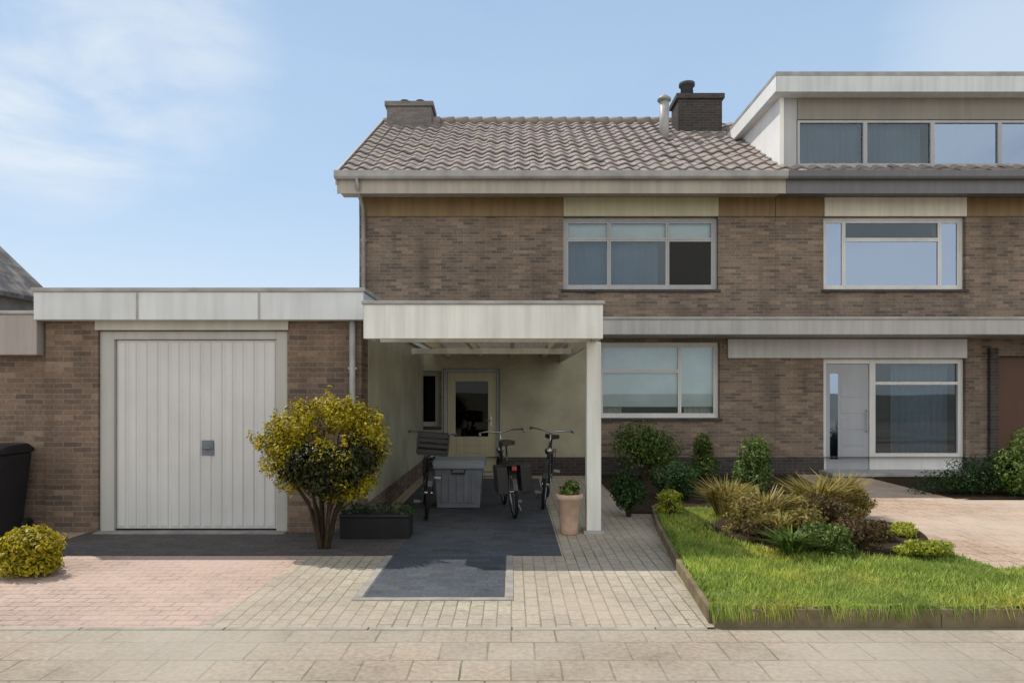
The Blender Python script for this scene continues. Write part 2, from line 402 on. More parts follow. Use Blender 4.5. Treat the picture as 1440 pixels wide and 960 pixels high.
sheet('carport_drive', [(-2.2, 4.78), (1.42, 4.78), (1.56, 6.2), (1.78, 8.2), (1.96, 9.3), (1.62, 9.3), (1.62, 13.4), (-1.85, 13.4), (-1.85, 8.2)], 0, 'pave_beige')
sheet('carport_shade', [(-1.19, 5.46), (-.06, 5.46), (-.06, 6.85), (.5, 6.85), (.5, 12.9), (-1.6, 12.9), (-1.6, 7.98), (-1.19, 7.98)], .004, 'pave_shade')  # dark sheet paints the carport's shade onto the drive
sheet('garage_shade', [(-5.0, 6.85), (-1.194, 6.85), (-1.194, 7.98), (-4.95, 7.98)], .004, m_brick('garage_shade_pavers', (.125, .11, .105), (.095, .086, .084), (.075, .07, .066), .21, .105, True, .006, .5, None))  # garage's cast shade painted as a darker ground sheet
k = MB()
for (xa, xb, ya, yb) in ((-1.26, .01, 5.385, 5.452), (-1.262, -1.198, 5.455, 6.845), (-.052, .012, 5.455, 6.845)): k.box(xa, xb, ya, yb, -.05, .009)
structure(k.build('shade_edge', m_plain('shade_edge_concrete', (.36, .33, .29), .9, .2, .4, 6, .4), bevel=.004))  # border added round the painted shade patch
# flush concrete band between pavement and drives
k = MB()
x = -20.0
while x < 1.3:
    k.box(x + .004, min(x + .996, 1.36), 4.724, 4.776, -.1, .004); x += 1.0
structure(k.build('kerb_band', m_plain('concrete_kerb', (.40, .36, .31), .9, .2, .35, 6, .4), bevel=.004))

# garden terrain: raised lawn with a gently uneven surface, and the path to the door
LAWN = [(1.46, 4.86), (9.5, 4.86), (9.5, 5.95), (4.3, 6.02), (4.16, 7.4), (4.2, 9.0), (1.95, 9.3), (1.78, 8.2), (1.55, 6.2)]
def inside(x, y, poly):
    r = np.zeros(x.shape, bool); n = len(poly)
    for i in range(n):
        (x0, y0), (x1, y1) = poly[i], poly[(i + 1) % n]
        c = ((y0 > y) != (y1 > y)) & (x < (x1 - x0) * (y - y0) / (y1 - y0 + 1e-12) + x0); r ^= c
    return r
def lawn_z(x, y): return .105 + .018 * np.sin(1.7 * x + .6) * np.cos(1.3 * y) + .01 * np.sin(4.1 * x + 2.2 * y)
structure(MB().prism(LAWN, -.05, .085, 'z').build('lawn_bed', 'turf'))
sheet('soil_bed', [(1.6, 9.2), (5.6, 9.0), (5.6, 13.4), (1.6, 13.4)], .006, 'soil')
sheet('garden_path', [(4.32, 6.02), (14, 5.94), (14, 10.2), (6.8, 10.3), (8.3, 11.2), (9.0, 12.9), (9.0, 13.45), (5.6, 13.45), (5.1, 10.8), (4.22, 9.0), (4.18, 7.4)], .012, 'pave_sand')
sheet('back_bed', [(6.75, 10.4), (16, 10.4), (16, 13.4), (6.75, 13.4)], .018, 'soil')
nG = 95000
gx = rng.uniform(1.35, 9.5, nG * 2); gy = rng.uniform(4.8, 9.35, nG * 2); k_ = inside(gx, gy, LAWN); 
keep = k_ & (((gx - PX(1158, 7.3)) / 1.10) ** 2 + ((gy - 7.45) / 1.02) ** 2 > 1) & ((gy < 7.2) | (rng.random(nG * 2) < .75))
gx, gy = gx[keep], gy[keep]; n = len(gx)
patch = .75 + .35 * np.sin(2.3 * gx + 1.1 * gy) * np.sin(1.9 * gy + .7)
pn = np.sin(3.1 * gx + 1.7 * np.sin(2.3 * gy)) * np.sin(2.7 * gy + 1.3 * np.sin(1.9 * gx)); gh = (.018 + .048 * rng.random(n) ** 1.5) * (.75 + .35 * patch + .25 * pn); edge = (gy < 4.96) | (gx < 1.62 + (gy - 6) * .1)
gh[edge] *= 1.5
a = rng.random(n) * 6.283; gz = lawn_z(gx, gy) - .02
lean = gh * (.25 + .6 * rng.random(n)); wd = .0045 + .004 * rng.random(n)
la = rng.random(n) * 6.283; lx, ly = np.cos(la) * lean, np.sin(la) * lean
ly[edge] -= .05; gh[gy < 4.92] *= .8
bs = np.stack([gx, gy, gz], 1); sd = np.stack([np.cos(a) * wd, np.sin(a) * wd, 0 * a], 1)
tp = bs + np.stack([lx, ly, gh], 1)
lawn = npmesh('lawn_grass', np.stack([bs - sd, bs + sd, tp], 1).reshape(-1, 3), 3, 'grass')
tag(lawn, 'bright green lawn grass covering the raised front garden', 'grass', kind='stuff')
nH = 3200; hx_ = 1.45 + 5.0 * rng.random(nH) ** 1.7; hx_ = hx_[(np.sin(hx_ * 5.3) + np.sin(hx_ * 13.7 + 1) + rng.normal(size=nH)) > .1]; nH = len(hx_); hy_ = 4.86 + .02 * rng.random(nH)
b0 = np.stack([hx_, hy_, np.full(nH, .115)], 1); ln_ = .05 + .07 * rng.random(nH)
b1 = b0 + np.stack([.03 * rng.normal(size=nH), -.04 - .03 * rng.random(nH), .02 + .02 * rng.random(nH)], 1)
b2 = b1 + np.stack([.02 * rng.normal(size=nH), -.015 - .02 * rng.random(nH), -ln_], 1); s0 = np.zeros((nH, 3)); s0[:, 0] = .006
hang = npmesh('overhanging_grass', np.concatenate([np.stack([b0 - s0, b0 + s0, b1 + s0 * .8, b1 - s0 * .8], 1), np.stack([b1 - s0 * .8, b1 + s0 * .8, b2 + s0 * .1, b2 - s0 * .1], 1)], 1).reshape(-1, 3), 4, 'grass', lawn)
e = thing('garden_edging', 'low dark brown board edging along the front of the lawn', 'edging', (5, 4.83, 0))
xx = 1.42
while xx < 9.4:
    ln = 1.6
    MB().box(xx + .003, xx + ln - .003, 4.80 + random.uniform(-.006, .006), 4.855, -.03, .125 + random.uniform(-.008, .008)).build('board', 'edging', e, .006)
    xx += ln
MB().prism([(1.40, 4.86), (1.44, 4.86), (1.545, 6.2), (1.765, 8.2), (1.94, 9.3), (1.90, 9.3), (1.725, 8.2), (1.505, 6.2)], -.03, .10, 'z').build('side_board', 'edging', e)

# ------------------------------------------------------------------ building helpers
def facade(mb, x0, x1, z0, z1, y, openings, depth=.28):
    xs = sorted({x0, x1, *[v for o in openings for v in o[:2]]}); zs = sorted({z0, z1, *[v for o in openings for v in o[2:]]})
    for a, b in zip(xs, xs[1:]):
        for c, d in zip(zs, zs[1:]):
            cx, cz = (a + b) / 2, (c + d) / 2
            if any(o[0] < cx < o[1] and o[2] < cz < o[3] for o in openings): continue
            mb.quad((a, y, c), (b, y, c), (b, y, d), (a, y, d))
    for (a, b, c, d) in openings:
        Y2 = y + depth
        mb.quad((a, y, c), (a, Y2, c), (a, Y2, d), (a, y, d)).quad((b, y, c), (b, Y2, c), (b, Y2, d), (b, y, d))
        mb.quad((a, y, c), (b, y, c), (b, Y2, c), (a, Y2, c)).quad((a, y, d), (b, y, d), (b, Y2, d), (a, Y2, d))
def window(parent, x0, x1, z0, z1, y, cells, frame='whiteframe', glass='glass', fw=.06, inset=.09, sill=True, name='window'):
    """cells: list of (fx0, fx1, fz0, fz1) fractions, each a pane with its own casement"""
    yf = y + inset; m = MB()
    m.box(x0 + .002, x0 + fw, yf, yf + .07, z0 + .002, z1 - .002).box(x1 - fw, x1 - .002, yf, yf + .07, z0 + .002, z1 - .002)
    m.box(x0 + fw, x1 - fw, yf, yf + .07, z0 + .002, z0 + fw).box(x0 + fw, x1 - fw, yf, yf + .07, z1 - fw, z1 - .002)
    W, Hh = x1 - x0, z1 - z0
    rects = [(x0 + a * W, x0 + b * W, z0 + c * Hh, z0 + d * Hh) for a, b, c, d, *_ in cells]
    for (a, b, c, d) in rects:
        t = fw * .55
        A = a + (fw if a <= x0 + 1e-6 else 0); B = b - (fw if b >= x1 - 1e-6 else 0)
        Cc = c + (fw if c <= z0 + 1e-6 else 0); D = d - (fw if d >= z1 - 1e-6 else 0)
        m.box(A + .001, A + t, yf + .012, yf + .062, Cc + .001, D - .001).box(B - t, B - .001, yf + .012, yf + .062, Cc + .001, D - .001)
        m.box(A + t, B - t, yf + .012, yf + .062, Cc + .001, Cc + t).box(A + t, B - t, yf + .012, yf + .062, D - t, D - .001)
    f = m.build(name, frame, parent, .004)
    for i, (a, b, c, d) in enumerate(rects):
        gl = cells[i][4] if len(cells[i]) > 4 else glass
        MB().quad((a + .01, yf + .036, c + .01), (b - .01, yf + .036, c + .01), (b - .01, yf + .036, d - .01), (a + .01, yf + .036, d - .01)).build('pane', gl, f)
    if sill:
        MB().box(x0 - .04, x1 + .04, y - .05, y + inset - .003, z0 - .05, z0 - .002).build('sill', 'plinth', f, .006)
    return f
def curtain(parent, x0, x1, z0, z1, y, mat='curtain', amp=.03, name='curtain', period=.13):
    n = max(8, int((x1 - x0) / .015)); m = MB(); ph = random.random() * 6
    ps = [(x0 + (x1 - x0) * i / n, y + amp * math.sin(6.283 * (x1 - x0) * i / n / period + ph) * (.7 + .3 * math.sin(i * .13))) for i in range(n + 1)]
    for (xa, ya), (xb, yb) in zip(ps, ps[1:]): m.quad((xa, ya, z0), (xb, yb, z0), (xb, yb, z1), (xa, ya, z1))
    return m.build(name, mat, parent, 0, True)
def tiles(parent, x0, x1, ya, za, yb, zb, mat, tw=.30, tl=.34, name='roof'):
    """pantiles: courses of wavy tiles, each course lapping over the one below"""
    L = math.hypot(yb - ya, zb - za); nc = int(L / tl); nx = int((x1 - x0) / tw)
    dy, dz = (yb - ya) / L, (zb - za) / L; ny_, nz_ = -dz, dy
    V = []; seg = 6; prof = [.028 * math.sin(6.283 * k / seg) for k in range(seg + 1)]
    vs, fs = [], []
    for c in range(nc):
        s0, s1 = c * L / nc - .02, (c + 1) * L / nc + .03
        for i in range(nx):
            jit = random.uniform(-.009, .011); b = len(vs); xw = (x1 - x0) / nx
            for s, lift in ((s0, .05 + jit), (s1, .012 + jit)):
                for kk in range(seg + 1):
                    h_ = prof[kk] + lift
                    vs.append((x0 + xw * (i + kk / seg), ya + dy * s + ny_ * h_, za + dz * s + nz_ * h_))
            for kk in range(seg + 1):
                vs.append((x0 + xw * (i + kk / seg), ya + dy * s0 + ny_ * (prof[kk] + .022), za + dz * s0 + nz_ * (prof[kk] + .022)))
            r = seg + 1
            fs += [(b + kk, b + kk + 1, b + r + kk + 1, b + r + kk) for kk in range(seg)]
            fs += [(b + 2 * r + kk, b + 2 * r + kk + 1, b + kk + 1, b + kk) for kk in range(seg)]
    m = MB(); m.v = vs; m.f = fs
    return m.build(name, mat, parent)

YH = 13.5                                    # plane of the terrace front
ZE, ZR, YE, YR = 5.62, 8.55, 12.95, 17.6     # eave and ridge
XL, XP, XR = -3.02, 5.2, 14.0

# ------------------------------------------------------------------ brick house (centre)
hA = thing('brick_house', 'brown brick terraced house with tiled roof and two chimneys behind the carport', 'house', (1, YH, 0))
W1 = (PX(792, YH), PX(1010, YH), 3.66, 5.10)
G1 = (PX(842, YH), PX(1012, YH), 1.12, 2.62)
D1 = (-1.36, -.24, .02, 2.1)
D2 = (PX(560, YH), PX(618, YH), .95, 2.05)
wl = MB(); facade(wl, XL, XP, .35, 5.56, YH, [W1, G1, (D1[0], D1[1], .35, D1[3]), D2])
wl.quad((XL, YH, 0), (XL, 21.7, 0), (XL, 21.7, 5.56), (XL, YH, 5.56)).quad((XL, 21.7, 0), (XP, 21.7, 0), (XP, 21.7, 5.56), (XL, 21.7, 5.56))
wl.quad((XL, YH, 5.56), (XL, 21.7, 5.56), (XL, YR, 8.4)).quad((XP, YH, 0), (XP, 21.7, 0), (XP, YR, 8.4), (XP, YH, 5.56))
wl.build('wall', 'brick', hA)
for a, b in ((XL - .02, D1[0]), (D1[1], XP)): MB().box(a, b, YH - .02, YH + .2, 0, .35).build('plinth', 'plinth', hA)
lin = MB(); facade(lin, -1.74, PX(826, YH), .352, 2.6, YH - .018, [(D1[0] - .002, D1[1] + .002, .352, D1[3] + .002), (D2[0] - .045, D2[1] + .045, D2[2] - .06, D2[3] + .002)], .016); lin.build('rendered_panel', 'render', hA)
MB().box(XL, XP, YH + .35, YH + .38, 2.7, 2.9).box(XL + .1, XP - .1, YH + .3, 21.5, 2.72, 2.88).box(XL + .1, XP - .1, 18, 18.1, .1, 5.5).build('floor_slab', 'dark', hA)
for a, b in ((XL, W1[0]), (W1[1], XP)): MB().box(a + .003, b - .003, YH - .03, YH - .002, 5.10, 5.47).build('frieze_board', 'timber', hA, .004)

MB().box(W1[0] + .004, W1[1] - .004, YH - .045, YH - .002, 5.10, 5.47).build('lintel_panel', 'olive', hA, .005)
roof = tiles(hA, -3.3, XP + .02, YE + .03, ZE + .15, YR, ZR, 'tile')
MB().quad((-3.28, YR, ZR), (XP, YR, ZR), (XP, 22.2, 5.6), (-3.28, 22.2, 5.6)).quad((-3.28, YE + .1, ZE + .1), (XP, YE + .1, ZE + .1), (XP, YR, ZR - .02), (-3.28, YR, ZR - .02)).build('roof_deck', 'slate', hA)
rd = MB()
x = -3.3
while x < XP: rd.tube([(x, YR, ZR + .03), (x + .37, YR, ZR + .045)], [.115, .125], 10); x += .36
rd.build('ridge_tiles', 'tile', hA, 0, True)
MB().box(XL - .3, XP - .003, YE, YE + .03, 5.40, 5.72).box(XL - .3, XP - .003, YE + .03, YH - .004, 5.475, 5.50).build('eave_board', 'fascia_tan', hA, .004)
gm = MB(); gx_ = [(YE - .13, 5.80), (YE - .13, 5.69), (YE - .10, 5.655), (YE - .03, 5.655), (YE - .004, 5.69), (YE - .004, 5.80), (YE - .02, 5.80), (YE - .02, 5.70), (YE - .11, 5.70), (YE - .11, 5.80)]
gm.prism(gx_, XL - .33, XP - .004, 'x').build('gutter', 'zinc', hA)
vb = MB(); vb.prism([(YE - .02, 5.55), (YE - .02, 5.82), (YR, ZR + .1), (YR, ZR - .2)], -3.345, -3.31, 'x'); vb.build('verge_board', 'fascia_tan', hA)
dp = MB(); dp.tube([(XL + .10, YE - .07, 5.67), (XL + .10, YE - .07, 5.5), (XL + .10, YH - .07, 5.2), (XL + .10, YH - .07, .1)], .04, 10)
for z in (1.2, 3.0, 4.6): dp.box(XL + .05, XL + .15, YH - .08, YH - .002, z, z + .03)
dp.build('downpipe', 'zinc', hA, 0, True)
# chimneys
def chimney(par, x0, x1, y0, y1, z0, z1, pots, mat='brick_grey'):
    c = MB().box(x0, x1, y0, y1, z0, z1 - .12).box(x0 - .05, x1 + .05, y0 - .05, y1 + .05, z1 - .12, z1).build('chimney', mat, par, .006)
    for px_, r_, h_ in pots: MB().lathe((px_, (y0 + y1) / 2, z1), [(r_, 0), (r_ * .85, h_ * .8), (r_ * 1.15, h_ * .82), (r_ * 1.15, h_), (r_ * .6, h_)], 14).build('chimney_pot', 'slate', c, 0, True)
    MB().quad((x0 - .09, y0 - .02, z0 + .28), (x1 + .09, y0 - .02, z0 + .28), (x1 + .09, y0 - .12, z0 + .02), (x0 - .09, y0 - .12, z0 + .02)).build('flashing', 'zinc', c)
    return c
chimney(hA, PX(546, 17.4), PX(608, 17.4), 17.2, 17.9, 8.0, PZ(143, 17.2), [(PX(568, 17.4), .10, .16), (PX(590, 17.4), .10, .16)])
ch = chimney(hA, PX(951, 16.6), PX(1012, 16.6), 16.4, 17.1, 7.6, PZ(132, 16.4), [(PX(968, 16.6), .17, .40)], 'plinth')
MB().tube([(PX(934, 16), 16.0, 7.4), (PX(934, 16), 16.0, PZ(142, 16))], .11, 12).lathe((PX(934, 16), 16, PZ(142, 16)), [(.16, 0), (.16, .05), (.05, .14)], 12).build('flue_pipe', 'zinc', hA, 0, True)
# windows
window(hA, *W1, YH, [(0, .30, 0, .70), (.30, .68, 0, .70), (.68, 1, 0, .70, 'glass_dark'), (.68, 1, .70, 1), (0, .30, .70, 1), (.30, .68, .70, 1)], 'greyframe', 'glass', .07)
MB().box(W1[0] + .1, W1[1] - .1, YH + .215, YH + .22, W1[2] + 1.0, W1[3] - .05).build('roller_blind', 'blind', hA)
curtain(hA, W1[0] + .1, W1[0] + 1.95, W1[2] + .02, W1[2] + 1.0, YH + .36, 'bluecurtain')
MB().box(W1[0] + .2, W1[1] - .2, YH + .4, YH + .42, 2.95, 3.6).build('radiator', 'greyframe', hA)
window(hA, *G1, YH, [(0, .68, 0, .62), (.68, 1, 0, 1), (0, .68, .62, 1)], 'whiteframe', 'glass', .06)
curtain(hA, G1[0] + .06, G1[0] + .5, G1[2], G1[3] - .05, YH + .34)
curtain(hA, G1[1] - .62, G1[1] - .06, G1[2], G1[3] - .05, YH + .34)
MB().box(G1[0] + .06, G1[1] - .06, YH + .20, YH + .205, G1[2] + .22, G1[3] - .05).build('roller_blind', 'blind', hA)
window(hA, *D2, YH, [(0, 1, 0, 1, 'glass_dark')], 'greyframe', 'glass_dark', .06)
# door under the carport
d = MB(); d.box(D1[0] + .003, D1[0] + .07, YH + .06, YH + .16, 0, D1[3] - .003).box(D1[1] - .07, D1[1] - .003, YH + .06, YH + .16, 0, D1[3] - .003).box(D1[0] + .07, D1[1] - .07, YH + .06, YH + .16, D1[3] - .07, D1[3] - .003)
df = d.build('door_frame', 'greyframe', hA, .004)
dd = MB(); a, b = D1[0] + .075, D1[1] - .075
dd.box(a, a + .16, YH + .09, YH + .13, .03, D1[3] - .075).box(b - .16, b, YH + .09, YH + .13, .03, D1[3] - .075).box(a + .16, b - .16, YH + .09, YH + .13, .03, .75).box(a + .16, b - .16, YH + .09, YH + .13, D1[3] - .25, D1[3] - .075)
for q in range(4): dd.box(a + .18, b - .18, YH + .082, YH + .0895, .12 + q * .15, .25 + q * .15)
door = dd.build('door', 'olive', hA, .004)
MB().quad((a + .15, YH + .11, .74), (b - .15, YH + .11, .74), (b - .15, YH + .11, D1[3] - .24), (a + .15, YH + .11, D1[3] - .24)).build('pane', 'glass_dark', door)
MB().box(b - .12, b - .08, YH + .075, YH + .09, .95, 1.15).tube([(b - .10, YH + .08, 1.07), (b - .10, YH + .03, 1.07), (b - .22, YH + .03, 1.07)], .01, 8).build('handle', 'steel', door)
MB().box(D1[0], D1[1], YH - .25, YH + .17, .008, .07).build('doorstep', 'zinc', hA, .01)

# ------------------------------------------------------------------ attached house (right)
hB = thing('attached_house', 'brown brick attached house on the right with flat roof dormer and glazed entrance', 'house', (9, YH, 0))
W2 = (PX(1158, YH), PX(1358, YH), 3.66, 5.10)
E2 = (PX(1158, YH), PX(1358, YH), .10, 2.30)
wl = MB(); facade(wl, XP + .004, XR, .35, 5.56, YH, [W2, (E2[0], E2[1], .35, E2[3]), (9.55, 11.3, .35, 2.35)])
wl.quad((XR, YH, 0), (XR, 21.7, 0), (XR, 21.7, 5.56), (XR, YR, 8.4), (XR, YH, 5.56)).quad((XP + .004, 21.7, 0), (XR, 21.7, 0), (XR, 21.7, 5.56), (XP + .004, 21.7, 5.56))
wl.build('wall', 'brick', hB)
for a, b in ((XP + .004, E2[0]), (E2[1], 9.55), (11.3, XR)): MB().box(a, b, YH - .02, YH + .2, 0, .35).build('plinth', 'plinth', hB)
MB().box(XP + .1, XR - .1, YH + .3, 21.5, 2.72, 2.88).box(XP + .1, XR - .1, 18, 18.1, .1, 5.5).build('floor_slab', 'dark', hB)
for a, b in ((XP + .004, W2[0]), (W2[1], XR)): MB().box(a + .003, b - .003, YH - .03, YH - .002, 5.10, 5.47).build('frieze_board', 'timber', hB, .004)

MB().box(W2[0] + .004, W2[1] - .004, YH - .045, YH - .002, 5.10, 5.47).build('lintel_panel', 'cream', hB, .005)
MB().box(XP + .003, XR + .3, YE, YE + .03, 5.40, 5.72).box(XP + .003, XR + .3, YE + .03, YH - .004, 5.475, 5.50).build('eave_board', 'dark_trim', hB, .004)
gm = MB(); gm.prism(gx_, XP + .004, XR + .3, 'x').build('gutter', 'dark_trim', hB)
tiles(hB, XP + .03, XR + .2, YE + .03, ZE + .15, YR, ZR, 'tile')
MB().quad((XP, YR, ZR), (XR, YR, ZR), (XR, 22.2, 5.6), (XP, 22.2, 5.6)).quad((XP, YE + .1, ZE + .1), (XR, YE + .1, ZE + .1), (XR, YR, ZR - .02), (XP, YR, ZR - .02)).build('roof_deck', 'slate', hB)
window(hB, *W2, YH, [(0, .16, 0, 1), (.16, .84, 0, .70), (.84, 1, 0, 1), (.16, .84, .70, 1, 'glass')], 'whiteframe', 'glass_bright', .065)
curtain(hB, W2[0] + .06, W2[0] + .5, W2[2], W2[3] - .05, YH + .34)
curtain(hB, W2[1] - .45, W2[1] - .06, W2[2], W2[3] - .05, YH + .34)
# dormer
YD = 13.45; dx0, dx1 = PX(1096, YD), 13.6; dz0, dz1 = 5.98, 7.42
dr = MB(); dr.box(dx0 + .085, dx1, YD + .02, YD + .10, dz1 - .42, dz1).box(dx0 + .085, dx0 + .34, YD, YD + .12, dz0, dz1 - .42)
dr.box(dx0 + .34, dx1, YD - .02, YD + .1, dz0, dz0 + .10)
dormer = dr.build('dormer', 'greyframe', hB, .005)
MB().box(dx0 + .36, dx1 - .02, YD - .006, YD + .018, dz1 - .42, dz1 - .004).build('shadow_panel', m_painted('dormer_shadow_paint', (.24, .225, .19), .2), dormer)  # darker board carries the shade below the dormer roof in its colour
MB().prism([(YD - .02, dz0 - .05), (YD - .02, dz1), (17.0, dz1), (15.9, dz1 - .1)], dx0, dx0 + .08, 'x').build('cheek', 'cheek', dormer)
MB().box(dx0 - .16, dx1 + .2, YD - .28, 16.6, dz1 + .003, PZ(103, YD - .28)).build('dormer_roof', 'fascia', dormer, .01)
MB().box(dx0 - .175, dx0 - .162, YD - .27, 16.5, dz1 + .02, PZ(103, YD - .28) - .055).build('side_fascia', 'cheek', dormer)
MB().box(dx0 - .18, dx1 + .21, YD - .29, 16.61, PZ(103, YD - .28) - .05, PZ(103, YD - .28) + .03).build('roof_trim', 'zinc', dormer, .008)
wx = dx0 + .36; cw = (dx1 - wx) / 6
fr = MB(); zt = dz1 - .43; zb = dz0 + .11
for i in range(7): fr.box(wx + cw * i - (.03 if i else 0), wx + cw * i + .05, YD + .01, YD + .08, zb, zt)
fr.box(wx, dx1, YD + .012, YD + .078, zb, zb + .05).box(wx, dx1, YD + .012, YD + .078, zt - .05, zt)
fr.build('window_frame', 'greyframe', dormer, .003)
for i in range(6): MB().quad((wx + cw * i, YD + .05, zb), (wx + cw * (i + 1), YD + .05, zb), (wx + cw * (i + 1), YD + .05, zt), (wx + cw * i, YD + .05, zt)).build('pane', 'glass_bright' if i > 1 else 'glass', dormer)
curtain(dormer, wx + .02, wx + cw * 1.0, zb, zt, YD + .2, 'bluecurtain'); curtain(dormer, wx + cw * 1.1, wx + cw * 1.9, zb, zt, YD + .22, 'bluecurtain')
MB().box(dx0 + .1, dx1, 15.5, 15.55, dz0 - .3, dz1).build('back_panel', 'dark', dormer)
# entrance: grey front door, glazed side light
x0, x1 = E2[0], E2[1]; xm = x0 + .36 * (x1 - x0)
en = MB()
for a, b in ((x0 + .002, x0 + .09), (xm - .06, xm + .06), (x1 - .10, x1 - .002)): en.box(a, b, YH + .08, YH + .17, .02, 2.298)
en.box(x0 + .09, xm - .06, YH + .08, YH + .17, 2.2, 2.298).box(xm + .06, x1 - .1, YH + .08, YH + .17, 2.2, 2.298).box(xm + .06, x1 - .1, YH + .08, YH + .17, .02, .42)
en.box(xm + .06, x1 - .1, YH + .08, YH + .17, 1.78, 1.84)
ef = en.build('entrance_frame', 'whiteframe', hB, .004)
for za, zb_ in ((.42, 1.78), (1.84, 2.2)): MB().quad((xm + .05, YH + .13, za), (x1 - .09, YH + .13, za), (x1 - .09, YH + .13, zb_), (xm + .05, YH + .13, zb_)).build('pane', 'glass', ef)
curtain(hB, xm + .55, x1 - .12, .3, 2.2, YH + .4, 'bluecurtain')
dm = MB(); a, b = x0 + .095, xm - .065
dm.box(a, b, YH + .105, YH + .145, .05, 2.195)
for q in range(5): dm.box(a + .3, b - .08, YH + .098, YH + .1045, .25 + q * .32, .5 + q * .32)
dro = dm.build('front_door', m_painted('front_door_paint', (.38, .40, .44), .1), hB, .004)
MB().quad((a + .08, YH + .103, .3), (a + .24, YH + .103, .3), (a + .24, YH + .103, 2.0), (a + .08, YH + .103, 2.0)).build('pane', 'glass_bright', dro)
MB().tube([(b - .05, YH + .1, .85), (b - .05, YH + .05, .87), (b - .05, YH + .05, 1.25), (b - .05, YH + .1, 1.27)], .012, 8).build('handle', 'steel', dro)
MB().box(x0 - .1, x1 + .1, YH - .6, YH + .18, .032, .10).build('doorstep', 'zinc', hB, .01)
MB().box(E2[0] - 1.9, E2[1], YH - .05, YH - .003, 2.305, 2.68).build('frieze_panel', m_painted('frieze_paint', (.60, .60, .60), .2), hB, .005)
# right-hand brown recess
MB().box(9.553, 11.297, YH + .2, YH + .25, .02, 2.348).build('side_door', 'wooddark', hB)
MB().box(9.40, 9.56, YH - .09, YH - .003, .36, 2.5).build('pilaster', 'plinth', hB)
# continuous flat canopy along the front of both houses belongs to the right house
cn = MB(); cn.box(1.55, XR, YH - .85, YH - .004, 2.70, 2.98); cn.build('canopy', 'canopy', hB, .01)
MB().box(1.53, XR + .02, YH - .87, YH - .004, 2.98, 3.03).build('canopy_trim', 'zinc', hB, .008)

# ------------------------------------------------------------------ garage
YG = 8.0
ga = thing('garage', 'flat roofed brick garage with a wide pale grey up and over door', 'garage', (-3.6, YG, 0))
gl_, gr_ = PX(64, YG), PX(508, YG); ox0, ox1 = PX(138, YG), PX(404, YG); oz = 2.36
wl = MB(); facade(wl, gl_, gr_, 0, 2.62, YG, [(ox0, ox1, 0, oz)], .22)
wl.quad((gr_, YG, 0), (gr_, YH, 0), (gr_, YH, 2.62), (gr_, YG, 2.62)).quad((gl_, YG, 0), (gl_, YH, 0), (gl_, YH, 2.62), (gl_, YG, 2.62)).quad((gl_, YH - .01, 0), (gr_, YH - .01, 0), (gr_, YH - .01, 2.62), (gl_, YH - .01, 2.62))
wl.build('wall', 'brick_garage', ga)
MB().box(gl_ - .03, gr_ + .06, YG - .16, YH - .02, 2.47, PZ(410, YG - .16)).build('roof', 'fascia', ga, .008)
MB().box(gl_ - .05, gr_ + .08, YG - .18, YH - .02, PZ(410, YG - .16) + .001, PZ(410, YG - .16) + .045).box(-4.32, -4.29, YG - .164, YG - .158, 2.475, 2.78).box(-2.92, -2.89, YG - .164, YG - .158, 2.475, 2.78).build('roof_trim', 'zinc', ga, .01)
MB().box(ox0 - .02, ox1 + .02, YG - .035, YG - .003, oz + .004, 2.545).build('lintel_panel', m_painted('lintel_paint', (.50, .49, .43), .25), ga, .004)
fr = MB(); fr.box(ox0 + .002, ox0 + .17, YG + .03, YG + .13, 0, oz - .003).box(ox1 - .14, ox1 - .002, YG + .03, YG + .13, 0, oz - .003).box(ox0 + .17, ox1 - .14, YG + .03, YG + .13, oz - .1, oz - .003)
fr.build('door_frame', m_painted('garage_frame_paint', (.46, .46, .43), .2), ga, .005)
gd = MB(); a, b = ox0 + .175, ox1 - .145; nr = 11; hh = (oz - .105 - .03) / 1
gd.box(a, b, YG + .075, YG + .11, .03, oz - .105)
nrib = 15
for i in range(nrib):
    xa = a + (b - a) * i / nrib
    gd.prism([(xa + .012, YG + .0745), (xa + .026, YG + .062), (xa + (b - a) / nrib - .026, YG + .062), (xa + (b - a) / nrib - .012, YG + .0745)], .06, oz - .13, 'z')
gdoor = gd.build('garage_door', 'door_grey', ga, .003)
MB().box(gr_ + .002, gr_ + .016, YG + .35, YH - .03, .30, 2.5).build('rendered_panel', 'render', ga)
hx = PX(289, YG); hz = PZ(630, YG)
MB().box(hx - .07, hx + .07, YG + .052, YG + .062, hz - .09, hz + .09).tube([(hx, YG + .055, hz), (hx, YG + .02, hz)], .018, 10).tube([(hx - .055, YG + .018, hz), (hx + .055, YG + .018, hz)], .013, 8).build('handle', 'bingrey', gdoor, .004)
MB().box(a, b, YG + .064, YG + .12, .006, .03).build('rubber_seal', 'rubber', gdoor)
MB().box(ox0, ox1, YG - .12, YG + .2, -.02, .012).build('threshold', m_plain('concrete_sill', (.33, .31, .29), .9, .2, .4, 5, .4), ga, .004)
dp = MB(); xq = gr_ - .09; dp.tube([(xq, YG - .06, 2.53), (xq, YG - .06, .05)], .035, 10)
for z in (.6, 1.9): dp.box(xq - .05, xq + .05, YG - .07, YG - .002, z, z + .03)
dp.build('downpipe', 'zinc', ga, 0, True)

